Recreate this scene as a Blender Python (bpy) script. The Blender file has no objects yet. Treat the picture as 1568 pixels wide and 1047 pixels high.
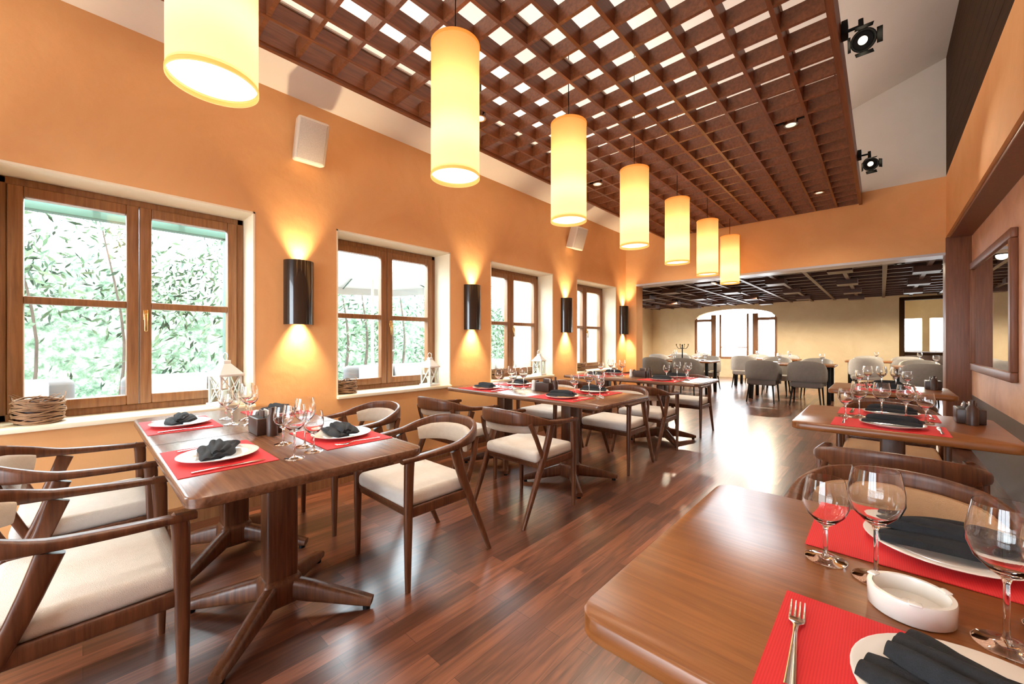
import bpy, bmesh, math, random
from mathutils import Vector, Matrix, noise as mnoise
random.seed(7)
scene = bpy.context.scene
col = scene.collection
scene.view_settings.view_transform = 'Standard'
scene.view_settings.look = 'None'
PI = math.pi

# ---------------------------------------------------------------- materials
def new_mat(name):
    m = bpy.data.materials.new(name); m.use_nodes = True
    nt = m.node_tree
    b = nt.nodes.get('Principled BSDF')
    return m, nt, b

def mat(name, c, rough=0.5, metal=0.0, trans=0.0, ior=1.45, coat=0.0, emis=None, estr=0.0, noise=0.0, nscale=8.0, bump=0.0, bscale=60.0, spec=None):
    m, nt, b = new_mat(name)
    b.inputs['Base Color'].default_value = (*c, 1)
    b.inputs['Roughness'].default_value = rough
    b.inputs['Metallic'].default_value = metal
    b.inputs['Transmission Weight'].default_value = trans
    b.inputs['IOR'].default_value = ior
    b.inputs['Coat Weight'].default_value = coat
    if spec is not None: b.inputs['Specular IOR Level'].default_value = spec
    if emis:
        b.inputs['Emission Color'].default_value = (*emis, 1)
        b.inputs['Emission Strength'].default_value = estr
    tc = nt.nodes.new('ShaderNodeTexCoord')
    if noise > 0:
        n = nt.nodes.new('ShaderNodeTexNoise'); n.inputs['Scale'].default_value = nscale
        n.inputs['Detail'].default_value = 5; n.inputs['Roughness'].default_value = 0.6
        nt.links.new(tc.outputs['Object'], n.inputs['Vector'])
        r = nt.nodes.new('ShaderNodeValToRGB')
        r.color_ramp.elements[0].position = 0.3; r.color_ramp.elements[1].position = 0.7
        r.color_ramp.elements[0].color = (*[x*(1-noise) for x in c], 1)
        r.color_ramp.elements[1].color = (*[min(1, x*(1+noise*0.6)) for x in c], 1)
        nt.links.new(n.outputs['Fac'], r.inputs['Fac'])
        nt.links.new(r.outputs['Color'], b.inputs['Base Color'])
    if bump > 0:
        n2 = nt.nodes.new('ShaderNodeTexNoise'); n2.inputs['Scale'].default_value = bscale
        nt.links.new(tc.outputs['Object'], n2.inputs['Vector'])
        bp = nt.nodes.new('ShaderNodeBump'); bp.inputs['Strength'].default_value = bump; bp.inputs['Distance'].default_value = 0.01
        nt.links.new(n2.outputs['Fac'], bp.inputs['Height'])
        nt.links.new(bp.outputs['Normal'], b.inputs['Normal'])
    return m

def wood(name, c1, c2, rough=0.4, axis='X', scale=1.0, coat=0.0, spec=0.5):
    m, nt, b = new_mat(name)
    tc = nt.nodes.new('ShaderNodeTexCoord')
    mp = nt.nodes.new('ShaderNodeMapping')
    s = [34*scale]*3; s['XYZ'.index(axis)] = 1.8*scale
    mp.inputs['Scale'].default_value = s
    nt.links.new(tc.outputs['Object'], mp.inputs['Vector'])
    n = nt.nodes.new('ShaderNodeTexNoise'); n.inputs['Scale'].default_value = 1.6
    n.inputs['Detail'].default_value = 6; n.inputs['Roughness'].default_value = 0.65; n.inputs['Distortion'].default_value = 0.4
    nt.links.new(mp.outputs['Vector'], n.inputs['Vector'])
    r = nt.nodes.new('ShaderNodeValToRGB')
    r.color_ramp.elements[0].position = 0.32; r.color_ramp.elements[1].position = 0.68
    r.color_ramp.elements[0].color = (*c1, 1); r.color_ramp.elements[1].color = (*c2, 1)
    nt.links.new(n.outputs['Fac'], r.inputs['Fac'])
    nt.links.new(r.outputs['Color'], b.inputs['Base Color'])
    b.inputs['Roughness'].default_value = rough
    b.inputs['Coat Weight'].default_value = coat
    b.inputs['Coat Roughness'].default_value = 0.2
    b.inputs['Specular IOR Level'].default_value = spec
    bp = nt.nodes.new('ShaderNodeBump'); bp.inputs['Strength'].default_value = 0.12; bp.inputs['Distance'].default_value = 0.003
    nt.links.new(n.outputs['Fac'], bp.inputs['Height']); nt.links.new(bp.outputs['Normal'], b.inputs['Normal'])
    return m

def plaster(name, c1, c2, sc=1.3, rough=0.75):
    m, nt, b = new_mat(name)
    tc = nt.nodes.new('ShaderNodeTexCoord')
    n = nt.nodes.new('ShaderNodeTexNoise'); n.inputs['Scale'].default_value = sc
    n.inputs['Detail'].default_value = 7; n.inputs['Roughness'].default_value = 0.62; n.inputs['Distortion'].default_value = 0.8
    nt.links.new(tc.outputs['Object'], n.inputs['Vector'])
    r = nt.nodes.new('ShaderNodeValToRGB')
    r.color_ramp.elements[0].position = 0.3; r.color_ramp.elements[1].position = 0.7
    r.color_ramp.elements[0].color = (*c1, 1); r.color_ramp.elements[1].color = (*c2, 1)
    nt.links.new(n.outputs['Fac'], r.inputs['Fac']); nt.links.new(r.outputs['Color'], b.inputs['Base Color'])
    b.inputs['Roughness'].default_value = rough
    n2 = nt.nodes.new('ShaderNodeTexNoise'); n2.inputs['Scale'].default_value = 9; n2.inputs['Detail'].default_value = 8
    nt.links.new(tc.outputs['Object'], n2.inputs['Vector'])
    bp = nt.nodes.new('ShaderNodeBump'); bp.inputs['Strength'].default_value = 0.18; bp.inputs['Distance'].default_value = 0.02
    nt.links.new(n2.outputs['Fac'], bp.inputs['Height']); nt.links.new(bp.outputs['Normal'], b.inputs['Normal'])
    return m

def floor_mat():
    m, nt, b = new_mat('plank_floor')
    tc = nt.nodes.new('ShaderNodeTexCoord')
    mp = nt.nodes.new('ShaderNodeMapping'); mp.inputs['Rotation'].default_value = (0, 0, PI/2)
    nt.links.new(tc.outputs['Object'], mp.inputs['Vector'])
    br = nt.nodes.new('ShaderNodeTexBrick')
    br.inputs['Scale'].default_value = 1.0
    br.inputs['Brick Width'].default_value = 0.66; br.inputs['Row Height'].default_value = 0.08
    br.inputs['Mortar Size'].default_value = 0.001; br.inputs['Mortar Smooth'].default_value = 0.3
    br.inputs['Color1'].default_value = (0.078, 0.027, 0.015, 1)
    br.inputs['Color2'].default_value = (0.25, 0.092, 0.048, 1)
    br.inputs['Mortar'].default_value = (0.035, 0.013, 0.008, 1)
    br.offset = 0.37
    nt.links.new(mp.outputs['Vector'], br.inputs['Vector'])
    mp2 = nt.nodes.new('ShaderNodeMapping'); mp2.inputs['Scale'].default_value = (22, 1.5, 1)
    nt.links.new(tc.outputs['Object'], mp2.inputs['Vector'])
    n = nt.nodes.new('ShaderNodeTexNoise'); n.inputs['Scale'].default_value = 1.5; n.inputs['Detail'].default_value = 6
    n.inputs['Distortion'].default_value = 1.5
    nt.links.new(mp2.outputs['Vector'], n.inputs['Vector'])
    r = nt.nodes.new('ShaderNodeValToRGB')
    r.color_ramp.elements[0].position = 0.3; r.color_ramp.elements[1].position = 0.72
    r.color_ramp.elements[0].color = (0.48, 0.46, 0.46, 1); r.color_ramp.elements[1].color = (1.42, 1.38, 1.35, 1)
    nt.links.new(n.outputs['Fac'], r.inputs['Fac'])
    mx = nt.nodes.new('ShaderNodeMix'); mx.data_type = 'RGBA'; mx.blend_type = 'MULTIPLY'
    mx.inputs['Factor'].default_value = 1.0
    nt.links.new(br.outputs['Color'], mx.inputs['A']); nt.links.new(r.outputs['Color'], mx.inputs['B'])
    nt.links.new(mx.outputs['Result'], b.inputs['Base Color'])
    b.inputs['Roughness'].default_value = 0.30
    b.inputs['Specular IOR Level'].default_value = 0.8
    b.inputs['Coat Weight'].default_value = 0.4
    b.inputs['Coat IOR'].default_value = 1.5
    b.inputs['Coat Roughness'].default_value = 0.20
    n3 = nt.nodes.new('ShaderNodeTexNoise'); n3.inputs['Scale'].default_value = 2.2
    nt.links.new(tc.outputs['Object'], n3.inputs['Vector'])
    bp = nt.nodes.new('ShaderNodeBump'); bp.inputs['Strength'].default_value = 0.08; bp.inputs['Distance'].default_value = 0.03
    nt.links.new(n3.outputs['Fac'], bp.inputs['Height']); nt.links.new(bp.outputs['Normal'], b.inputs['Normal'])
    return m

def pane_mat():
    m = bpy.data.materials.new('window_glass'); m.use_nodes = True
    nt = m.node_tree; nt.nodes.clear()
    o = nt.nodes.new('ShaderNodeOutputMaterial'); mx = nt.nodes.new('ShaderNodeMixShader')
    t = nt.nodes.new('ShaderNodeBsdfTransparent'); g = nt.nodes.new('ShaderNodeBsdfGlossy')
    t.inputs['Color'].default_value = (0.97, 1.0, 0.99, 1)
    g.inputs['Roughness'].default_value = 0.02; mx.inputs['Fac'].default_value = 0.05
    nt.links.new(t.outputs[0], mx.inputs[1]); nt.links.new(g.outputs[0], mx.inputs[2]); nt.links.new(mx.outputs[0], o.inputs[0])
    return m

def shade_mat():
    m = bpy.data.materials.new('fabric_lampshade'); m.use_nodes = True
    nt = m.node_tree; nt.nodes.clear()
    o = nt.nodes.new('ShaderNodeOutputMaterial')
    mx = nt.nodes.new('ShaderNodeMixShader'); mx.inputs['Fac'].default_value = 0.6
    d = nt.nodes.new('ShaderNodeBsdfDiffuse'); d.inputs['Color'].default_value = (0.84, 0.56, 0.23, 1)
    t = nt.nodes.new('ShaderNodeBsdfTranslucent'); t.inputs['Color'].default_value = (1.0, 0.76, 0.44, 1)
    e = nt.nodes.new('ShaderNodeEmission'); e.inputs['Color'].default_value = (1.0, 0.34, 0.04, 1); e.inputs['Strength'].default_value = 0.27
    ad = nt.nodes.new('ShaderNodeAddShader')
    nt.links.new(d.outputs[0], mx.inputs[1]); nt.links.new(t.outputs[0], mx.inputs[2])
    nt.links.new(mx.outputs[0], ad.inputs[0]); nt.links.new(e.outputs[0], ad.inputs[1]); nt.links.new(ad.outputs[0], o.inputs[0])
    return m

def foliage_mat():
    m, nt, b = new_mat('hedge_foliage')
    tc = nt.nodes.new('ShaderNodeTexCoord')
    n = nt.nodes.new('ShaderNodeTexNoise'); n.inputs['Scale'].default_value = 5; n.inputs['Detail'].default_value = 9; n.inputs['Roughness'].default_value = 0.78
    nt.links.new(tc.outputs['Object'], n.inputs['Vector'])
    r = nt.nodes.new('ShaderNodeValToRGB'); e = r.color_ramp.elements
    e[0].position = 0.36; e[0].color = (0.022, 0.046, 0.028, 1)
    e[1].position = 0.62; e[1].color = (0.30, 0.34, 0.28, 1)
    k = e.new(0.49); k.color = (0.085, 0.13, 0.085, 1)
    nt.links.new(n.outputs['Fac'], r.inputs['Fac']); nt.links.new(r.outputs['Color'], b.inputs['Base Color'])
    b.inputs['Roughness'].default_value = 0.8; b.inputs['Specular IOR Level'].default_value = 0.15
    return m

M = {}
M['orange'] = plaster('orange_plaster', (0.74, 0.375, 0.145), (0.83, 0.465, 0.20))
M['terra'] = plaster('terracotta_plaster', (0.56, 0.30, 0.19), (0.78, 0.47, 0.31), sc=2.5, rough=0.5)
M['beige'] = plaster('beige_plaster', (0.72, 0.55, 0.33), (0.82, 0.67, 0.44))
M['white'] = mat('white_paint', (0.78, 0.73, 0.65), 0.8, noise=0.04, nscale=2)
M['cream'] = mat('cream_reveal', (0.90, 0.80, 0.60), 0.6, noise=0.05, nscale=3)
M['floor'] = floor_mat()
M['wframe'] = wood('window_oak', (0.20, 0.085, 0.034), (0.36, 0.162, 0.064), 0.4, 'Z')
M['grid'] = wood('lattice_wood', (0.14, 0.044, 0.016), (0.26, 0.090, 0.034), 0.35, 'Y')
M['walnut'] = wood('walnut_table', (0.10, 0.042, 0.022), (0.22, 0.098, 0.05), 0.26, 'X', spec=0.6)
M['chairw'] = wood('walnut_chair', (0.062, 0.020, 0.009), (0.165, 0.060, 0.025), 0.34, 'Z', spec=0.4)
M['oak'] = wood('table_oak', (0.17, 0.055, 0.013), (0.30, 0.105, 0.026), 0.32, 'X', spec=0.5)
M['panel'] = wood('dark_panel', (0.026, 0.011, 0.004), (0.06, 0.027, 0.010), 0.7, 'Y', spec=0.1)
M['pillar'] = wood('pillar_wood', (0.15, 0.052, 0.026), (0.25, 0.095, 0.046), 0.45, 'Z')
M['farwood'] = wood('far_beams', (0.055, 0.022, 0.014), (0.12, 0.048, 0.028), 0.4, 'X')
M['seat'] = mat('seat_fabric', (0.72, 0.67, 0.61), 0.9, noise=0.05, nscale=40, bump=0.3, bscale=400)
M['pad'] = mat('pad_fabric', (0.60, 0.53, 0.45), 0.9, noise=0.06, nscale=40, bump=0.3, bscale=400)
M['tan'] = mat('tan_fabric', (0.46, 0.28, 0.15), 0.9, noise=0.06, nscale=40, bump=0.3, bscale=400)
M['grey'] = mat('grey_upholstery', (0.20, 0.18, 0.17), 0.8, noise=0.08, nscale=20)
M['greyl'] = mat('light_upholstery', (0.46, 0.43, 0.40), 0.8, noise=0.08, nscale=20)
M['black'] = mat('black_metal', (0.005, 0.005, 0.005), 0.5, spec=0.25)
M['sconce'] = mat('sconce_lacquer', (0.02, 0.012, 0.010), 0.18, coat=0.5)
M['napkin'] = mat('black_linen', (0.012, 0.014, 0.018), 0.85, noise=0.2, nscale=60, bump=0.3, bscale=700)
M['china'] = mat('white_china', (0.82, 0.81, 0.78), 0.12, coat=0.5)
M['ceramic'] = mat('ashtray_ceramic', (0.78, 0.76, 0.71), 0.2, coat=0.5)
M['glass'] = mat('clear_glass', (1, 1, 1), 0.0, trans=1.0, ior=1.45)
M['steel'] = mat('cutlery_steel', (0.75, 0.74, 0.72), 0.14, metal=1.0)
M['brass'] = mat('brass', (0.75, 0.5, 0.2), 0.25, metal=1.0)
M['pane'] = pane_mat()
M['mirror'] = mat('mirror_silver', (0.9, 0.9, 0.9), 0.01, metal=1.0)
M['shade'] = shade_mat()
M['diffuser'] = mat('lamp_diffuser', (1, 0.9, 0.7), 0.5, emis=(1.0, 0.92, 0.78), estr=2.6)
M['bulb'] = mat('spot_bulb', (1, 1, 1), 0.3, emis=(1.0, 0.86, 0.6), estr=3.5)
M['dimbulb'] = mat('downlight_lens', (1, 1, 1), 0.3, emis=(1.0, 0.9, 0.7), estr=1.4)
M['greywall'] = mat('grey_wainscot', (0.15, 0.135, 0.13), 0.3, noise=0.1, nscale=4)
M['trimgrey'] = mat('grey_trim', (0.50, 0.50, 0.54), 0.3)
M['wplastic'] = mat('white_plastic', (0.82, 0.80, 0.76), 0.4)
M['spk'] = mat('speaker_case', (0.68, 0.61, 0.52), 0.5)
M['spk2'] = mat('speaker_grille', (0.58, 0.52, 0.45), 0.7, noise=0.15, nscale=150)
M['twig'] = mat('twig_bark', (0.34, 0.20, 0.11), 0.8, noise=0.3, nscale=30)
M['leather'] = mat('brown_leather', (0.05, 0.022, 0.014), 0.4, noise=0.2, nscale=50)
M['wax'] = mat('candle_wax', (0.9, 0.86, 0.75), 0.5)
M['leaf1'] = mat('leaf_green', (0.050, 0.098, 0.050), 0.5, noise=0.5, nscale=3, spec=0.25)
M['leaf2'] = mat('leaf_pale', (0.13, 0.19, 0.12), 0.5, noise=0.3, nscale=3, spec=0.25)
M['leaf3'] = mat('leaf_dark', (0.018, 0.040, 0.024), 0.5, noise=0.3, nscale=3, spec=0.25)
M['hedge'] = foliage_mat()
M['bark'] = mat('bark', (0.07, 0.055, 0.045), 0.9, noise=0.3, nscale=10)
M['patio'] = mat('patio_stone', (0.40, 0.39, 0.37), 0.8, noise=0.1, nscale=2)
M['canvas'] = mat('white_canvas', (0.45, 0.46, 0.46), 0.9)
M['cushion'] = mat('outdoor_cushion', (0.13, 0.13, 0.135), 0.9)
M['greenpaint'] = mat('green_paint', (0.03, 0.085, 0.068), 0.5)
M['postpaint'] = mat('pale_post_paint', (0.07, 0.12, 0.11), 0.5)

def red_mat():
    m, nt, b = new_mat('red_placemat_weave')
    tc = nt.nodes.new('ShaderNodeTexCoord')
    w = nt.nodes.new('ShaderNodeTexWave'); w.inputs['Scale'].default_value = 90; w.bands_direction = 'X'
    nt.links.new(tc.outputs['Object'], w.inputs['Vector'])
    r = nt.nodes.new('ShaderNodeValToRGB')
    r.color_ramp.elements[0].color = (0.60, 0.014, 0.018, 1); r.color_ramp.elements[1].color = (0.70, 0.022, 0.026, 1)
    nt.links.new(w.outputs['Fac'], r.inputs['Fac']); nt.links.new(r.outputs['Color'], b.inputs['Base Color'])
    b.inputs['Roughness'].default_value = 0.75
    bp = nt.nodes.new('ShaderNodeBump'); bp.inputs['Strength'].default_value = 0.15; bp.inputs['Distance'].default_value = 0.0006
    nt.links.new(w.outputs['Fac'], bp.inputs['Height']); nt.links.new(bp.outputs['Normal'], b.inputs['Normal'])
    return m
M['red'] = red_mat()

# ---------------------------------------------------------------- mesh builder
class MB:
    def __init__(s): s.v=[]; s.f=[]; s.mi=[]; s.sm=[]; s.mats=[]
    def idx(s, m):
        m = M[m] if isinstance(m, str) else m
        if m not in s.mats: s.mats.append(m)
        return s.mats.index(m)
    def add(s, vs, fs, m, smooth=False, mtx=None):
        o = len(s.v); k = s.idx(m)
        for p in vs:
            p = Vector(p)
            if mtx is not None: p = mtx @ p
            s.v.append(tuple(p))
        for f in fs: s.f.append(tuple(i+o for i in f)); s.mi.append(k); s.sm.append(smooth)
    def box(s, x0, x1, y0, y1, z0, z1, m, mtx=None):
        vs = [(x0,y0,z0),(x1,y0,z0),(x1,y1,z0),(x0,y1,z0),(x0,y0,z1),(x1,y0,z1),(x1,y1,z1),(x0,y1,z1)]
        fs = [(0,3,2,1),(4,5,6,7),(0,1,5,4),(1,2,6,5),(2,3,7,6),(3,0,4,7)]
        s.add(vs, fs, m, False, mtx)
    def rbox(s, c, sz, m, r=0.006, seg=2, mtx=None, smooth=False):
        bm = bmesh.new(); bmesh.ops.create_cube(bm, size=1.0)
        for v in bm.verts: v.co = Vector((v.co.x*sz[0], v.co.y*sz[1], v.co.z*sz[2]))
        bmesh.ops.bevel(bm, geom=list(bm.edges), offset=r, segments=seg, profile=0.5, affect='EDGES')
        bm.verts.index_update()
        vs = [tuple(v.co + Vector(c)) for v in bm.verts]; fs = [tuple(v.index for v in f.verts) for f in bm.faces]
        bm.free(); s.add(vs, fs, m, smooth, mtx)
    def lathe(s, prof, m, c=(0,0,0), n=28, mtx=None, smooth=True):
        vs=[]; fs=[]
        for (r,z) in prof:
            for i in range(n):
                a = 2*PI*i/n; vs.append((c[0]+max(r,1e-5)*math.cos(a), c[1]+max(r,1e-5)*math.sin(a), c[2]+z))
        for j in range(len(prof)-1):
            for i in range(n):
                i2=(i+1)%n; fs.append((j*n+i, j*n+i2, (j+1)*n+i2, (j+1)*n+i))
        s.add(vs, fs, m, smooth, mtx)
    def sweep(s, pts, m, up=(0,0,1), n=12, sub=4, power=0.55, mtx=None, closed=False):
        P = [Vector(p[:3]) for p in pts]; A=[p[3] for p in pts]; B=[p[4] for p in pts]
        out=[]
        N=len(P)
        if sub>1 and N>2:
            rng = range(N if closed else N-1)
            for i in rng:
                def g(k): return k%N if closed else min(max(k,0),N-1)
                p0,p1,p2,p3 = P[g(i-1)],P[g(i)],P[g(i+1)],P[g(i+2)]
                for k in range(sub):
                    t=k/sub
                    q = 0.5*((2*p1)+(-p0+p2)*t+(2*p0-5*p1+4*p2-p3)*t*t+(-p0+3*p1-3*p2+p3)*t**3)
                    out.append((q, A[g(i)]*(1-t)+A[g(i+1)]*t, B[g(i)]*(1-t)+B[g(i+1)]*t))
            if not closed: out.append((P[-1],A[-1],B[-1]))
        else: out = list(zip(P,A,B))
        L=len(out); vs=[]; fs=[]; up=Vector(up)
        for i,(q,a,b) in enumerate(out):
            if closed: t = out[(i+1)%L][0]-out[i-1][0]
            else: t = out[min(i+1,L-1)][0]-out[max(i-1,0)][0]
            t.normalize()
            sd = t.cross(up)
            if sd.length < 1e-4: sd = t.cross(Vector((0.3,1,0.1)))
            sd.normalize(); u2 = sd.cross(t).normalized()
            for k in range(n):
                an=2*PI*(k+0.5)/n; cx,cy=math.cos(an),math.sin(an)
                xx=math.copysign(abs(cx)**power,cx)*a; yy=math.copysign(abs(cy)**power,cy)*b
                vs.append(tuple(q+sd*xx+u2*yy))
        for j in range(L if closed else L-1):
            j2=(j+1)%L
            for k in range(n):
                k2=(k+1)%n; fs.append((j*n+k, j*n+k2, j2*n+k2, j2*n+k))
        if not closed:
            fs.append(tuple(range(n))[::-1]); fs.append(tuple((L-1)*n+k for k in range(n)))
        s.add(vs, fs, m, True, mtx)
    def mesh(s, name):
        me = bpy.data.meshes.new(name+'_mesh'); me.from_pydata(s.v, [], s.f)
        for m in s.mats: me.materials.append(m)
        me.polygons.foreach_set('material_index', s.mi)
        me.polygons.foreach_set('use_smooth', s.sm)
        me.update()
        bm = bmesh.new(); bm.from_mesh(me); bmesh.ops.recalc_face_normals(bm, faces=bm.faces); bm.to_mesh(me); bm.free()
        try: me.set_sharp_from_angle(angle=math.radians(50))
        except Exception: pass
        return me

def place(name, me, loc=(0,0,0), rz=0.0, sc=1.0):
    o = bpy.data.objects.new(name, me); o.location = loc; o.rotation_euler = (0,0,rz); o.scale=(sc,)*3
    col.objects.link(o); return o
def build(name, fn, loc=(0,0,0), rz=0):
    b = MB(); fn(b); return place(name, b.mesh(name), loc, rz)

def light(name, kind, loc, power, color=(1,1,1), rot=(0,0,0), parent=None, **kw):
    d = bpy.data.lights.new(name, kind); d.energy = power; d.color = color
    for k,v in kw.items(): setattr(d,k,v)
    o = bpy.data.objects.new(name, d); o.location = loc; o.rotation_euler = rot; col.objects.link(o)
    if parent: o.parent = parent; 
    return o
WARM=(1.0,0.80,0.56); WARM2=(1.0,0.76,0.46)
GND=-0.03

# ---------------------------------------------------------------- room shell
WX=-3.4; SILL=0.72; HEAD=2.16; TOPL=3.13
WINS=[(-2.174+1.821*i, -0.954+1.821*i) for i in range(5)]
SL=0.333
def cz(x): return TOPL + SL*(x-WX)

def f(b):
    b.box(-6.5,4.2,-3.6,19.4,-0.1,0.0,'floor')
build('floor', f)

def f(b):
    x0,x1=WX-0.35,WX
    b.box(x0,x1,-3.5,6.95,0,SILL,'orange'); b.box(x0,x1,-3.5,6.95,HEAD,TOPL,'orange')
    ys=[-3.5]+[y for w in WINS for y in w]+[6.95]
    for i in range(0,len(ys),2): b.box(x0,x1,ys[i],ys[i+1],SILL,HEAD,'orange')
build('wall_left', f)

def win(b, y0, y1, handle=True):
    X0,X1=WX-0.345,WX+0.003
    t=0.012
    b.box(X0,X1,y0,y0+t,SILL,HEAD,'cream'); b.box(X0,X1,y1-t,y1,SILL,HEAD,'cream')
    b.box(X0,X1,y0,y1,HEAD-t,HEAD,'cream')
    b.rbox(((X0+X1+0.03)/2,(y0+y1)/2,SILL+0.008),(X1-X0+0.03,y1-y0-0.004,0.03),'cream',0.005)
    y0+=t; y1-=t; z0=SILL+0.022; z1=HEAD-t
    fx0,fx1=WX-0.33,WX-0.26
    w=0.045
    def bx(a0,a1,c0,c1,px=0): b.rbox(((fx0+fx1)/2+px,(a0+a1)/2,(c0+c1)/2),(fx1-fx0,a1-a0,c1-c0),'wframe',0.006)
    bx(y0,y0+w,z0,z1); bx(y1-w,y1,z0,z1); bx(y0,y1,z0,z0+w); bx(y0,y1,z1-w,z1)
    ym=(y0+y1)/2
    for (a,c) in ((y0+w,ym),(ym,y1-w)):
        s=0.062; px=0.02
        bx(a+.002,a+s,z0+w,z1-w,px); bx(c-s,c-.002,z0+w,z1-w,px)
        bx(a+s,c-s,z0+w,z0+w+s,px); bx(a+s,c-s,z1-w-s,z1-w,px)
        zm=(z0+z1)/2; bx(a+s,c-s,zm-.022,zm+.022,px)
        b.box(fx0+.03,fx0+.036,a+.02,c-.02,z0+w,z1-w,'pane')
    b.rbox((fx1+0.035,ym+0.03,1.38),(0.012,0.025,0.07),'brass',0.004)
    b.rbox((fx1+0.055,ym+0.03,1.33),(0.014,0.018,0.12),'brass',0.005)
for i,(a,c) in enumerate(WINS):
    build('window_%d'%(i+1), lambda b: win(b,a,c))

def f(b):
    x0,x1=-3.75,0.9
    z=lambda x: TOPL+SL*(x-WX)
    vs=[(x0,-3.6,z(x0)),(x1,-3.6,z(x1)),(x1,6.95,z(x1)),(x0,6.95,z(x0))]
    vs+= [(p[0],p[1],p[2]+0.15) for p in vs]
    b.add(vs,[(0,3,2,1),(4,5,6,7),(0,1,5,4),(1,2,6,5),(2,3,7,6),(3,0,4,7)],'white')
build('ceiling', f)

def f(b):
    b.box(0.73,0.95,-3.5,6.7,0.62,2.40,'terra'); b.box(0.73,0.95,-3.5,6.7,0,0.62,'greywall')
    b.box(0.54,0.95,-3.5,6.7,2.40,3.09,'orange')
    b.box(0.56,0.95,-3.5,6.7,3.09,4.75,'panel')
    for i in range(10):
        z=3.095+i*0.15; b.box(0.54,0.56,-3.45,6.69,z,z+0.146,'panel')
build('wall_right', f)

def f(b):
    b.box(-3.4,-3.2,6.7,6.95,0,2.22,'orange')
    b.box(-3.4,0.95,6.7,6.95,2.22,3.09,'orange')
    b.box(-3.4,0.95,6.7,6.95,3.09,4.9,'white')
    b.box(-6.5,-3.4,6.95-0.2,6.95,0,3.0,'beige')
build('wall_back', f)
build('trim_1', lambda b: b.box(-3.2,0.54,6.68,6.97,2.19,2.22,'trimgrey'))
build('trim_2', lambda b: b.rbox((0.735,6.82,1.2),(0.40,0.30,2.38),'pillar',0.008))
build('trim_3', lambda b: b.rbox((0.66,3.0,2.385),(0.20,7.3,0.03),'pillar',0.006))
def f(b):
    b.box(WX,WX+0.05,-3.5,6.68,0,0.11,'wframe')
build('baseboard_left', f)

def f(b):
    b.box(-3.75,-2.8,-3.7,-3.5,0,3.3,'orange'); b.box(0.2,0.95,-3.7,-3.5,0,4.6,'orange')
    b.box(-2.8,0.2,-3.7,-3.5,2.4,4.6,'white')
build('wall_rear', f)
def f(b):
    for x in (-2.765,-1.84,-0.84,0.10): b.rbox((x+0.03,-3.6,1.2),(0.07,0.07,2.39),'wframe',0.006)
    b.rbox((-1.3,-3.6,2.36),(2.98,0.068,0.07),'wframe',0.006); b.rbox((-1.3,-3.6,0.06),(2.98,0.068,0.1),'wframe',0.006)
build('window_7', f)  # unseen rear opening, added to let daylight fill the room from behind

# ---- far room
def f(b):
    Y0,Y1=15.0,15.2
    b.box(-6.5,-4.95,Y0,Y1,0,3,'beige'); b.box(-2.43,0.35,Y0,Y1,0,3,'beige'); b.box(2.6,4.2,Y0,Y1,0,3,'beige')
    b.box(0.35,2.6,Y0,Y1,2.40,3,'beige'); b.box(-4.95,-2.43,Y0,Y1,0,0.62,'beige')
    n=16; vs=[]; fs=[]
    for i in range(n+1):
        x=-4.95+2.52*i/n; u=(i/n-0.5)*2
        z=1.98+0.34*math.sqrt(max(0,1-u*u))
        for yy in (Y0,Y1): vs+= [(x,yy,z),(x,yy,3.0)]
    for i in range(n):
        o=i*4; fs+= [(o,o+4,o+5,o+1),(o+2,o+3,o+7,o+6),(o,o+2,o+6,o+4)]
    b.add(vs,fs,'beige')
build('wall_far', f)
def f(b):
    X0,X1=-4.95,-2.43; Y=15.1
    for x,w in ((X0+.04,.08),(X0+.62,.16),(X0+.84,.06),(X1-.84,.06),(X1-.62,.16),(X1-.04,.08)):
        b.rbox((x,Y,1.40),(w,.08,1.5),'wframe',.006)
    b.rbox(((X0+X1)/2,Y,0.66),(X1-X0,.078,.08),'wframe',.006)
    for x0,x1 in ((X0,X0+.62),(X1-.62,X1)): b.rbox(((x0+x1)/2,Y,1.96),(x1-x0,.07,.09),'wframe',.006)
    b.rbox(((X0+X1)/2,Y,1.02),(0.9,.03,.03),'wframe',.004)
build('window_6', f)
def f(b):
    for (y0,y1) in ((7.0,9.0),(10.4,12.2),(13.6,15.0)): b.box(-6.7,-6.5,y0,y1,0,3,'beige')
    for (y0,y1) in ((9.0,10.4),(12.2,13.6)):
        b.box(-6.7,-6.5,y0,y1,0,0.7,'beige'); b.box(-6.7,-6.5,y0,y1,2.2,3,'beige')
build('wall_far_left', f)
def f(b):
    b.box(4.2,4.4,6.7,19.4,0,3,'beige'); b.box(0.95,4.2,6.75,6.95,0,3,'beige')
build('wall_far_right', f)
def f(b):
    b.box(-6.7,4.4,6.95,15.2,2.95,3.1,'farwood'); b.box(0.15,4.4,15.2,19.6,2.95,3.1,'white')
build('ceiling_far', f)
def f(b):
    for i in range(20): 
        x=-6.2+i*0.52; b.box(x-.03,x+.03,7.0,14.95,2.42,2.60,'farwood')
    for i in range(15):
        y=7.2+i*0.54; b.box(-6.45,4.15,y-.03,y+.03,2.44,2.58,'farwood')
    for i in range(9):
        for j in range(8):
            if (i+j)%2==0:
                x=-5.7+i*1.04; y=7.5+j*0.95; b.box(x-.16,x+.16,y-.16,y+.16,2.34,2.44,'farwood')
build('ceiling_beams', f)
def f(b):
    b.box(0.15,0.35,15.2,19.2,0,3,'beige')
    b.box(0.35,4.2,19.2,19.4,0,0.9,'beige'); b.box(0.35,4.2,19.2,19.4,2.0,3,'beige')
    for x in (0.35,1.0,1.9,2.8,3.7): b.box(x,x+.18,19.2,19.4,.9,2.0,'beige')
build('wall_annex', f)
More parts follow.
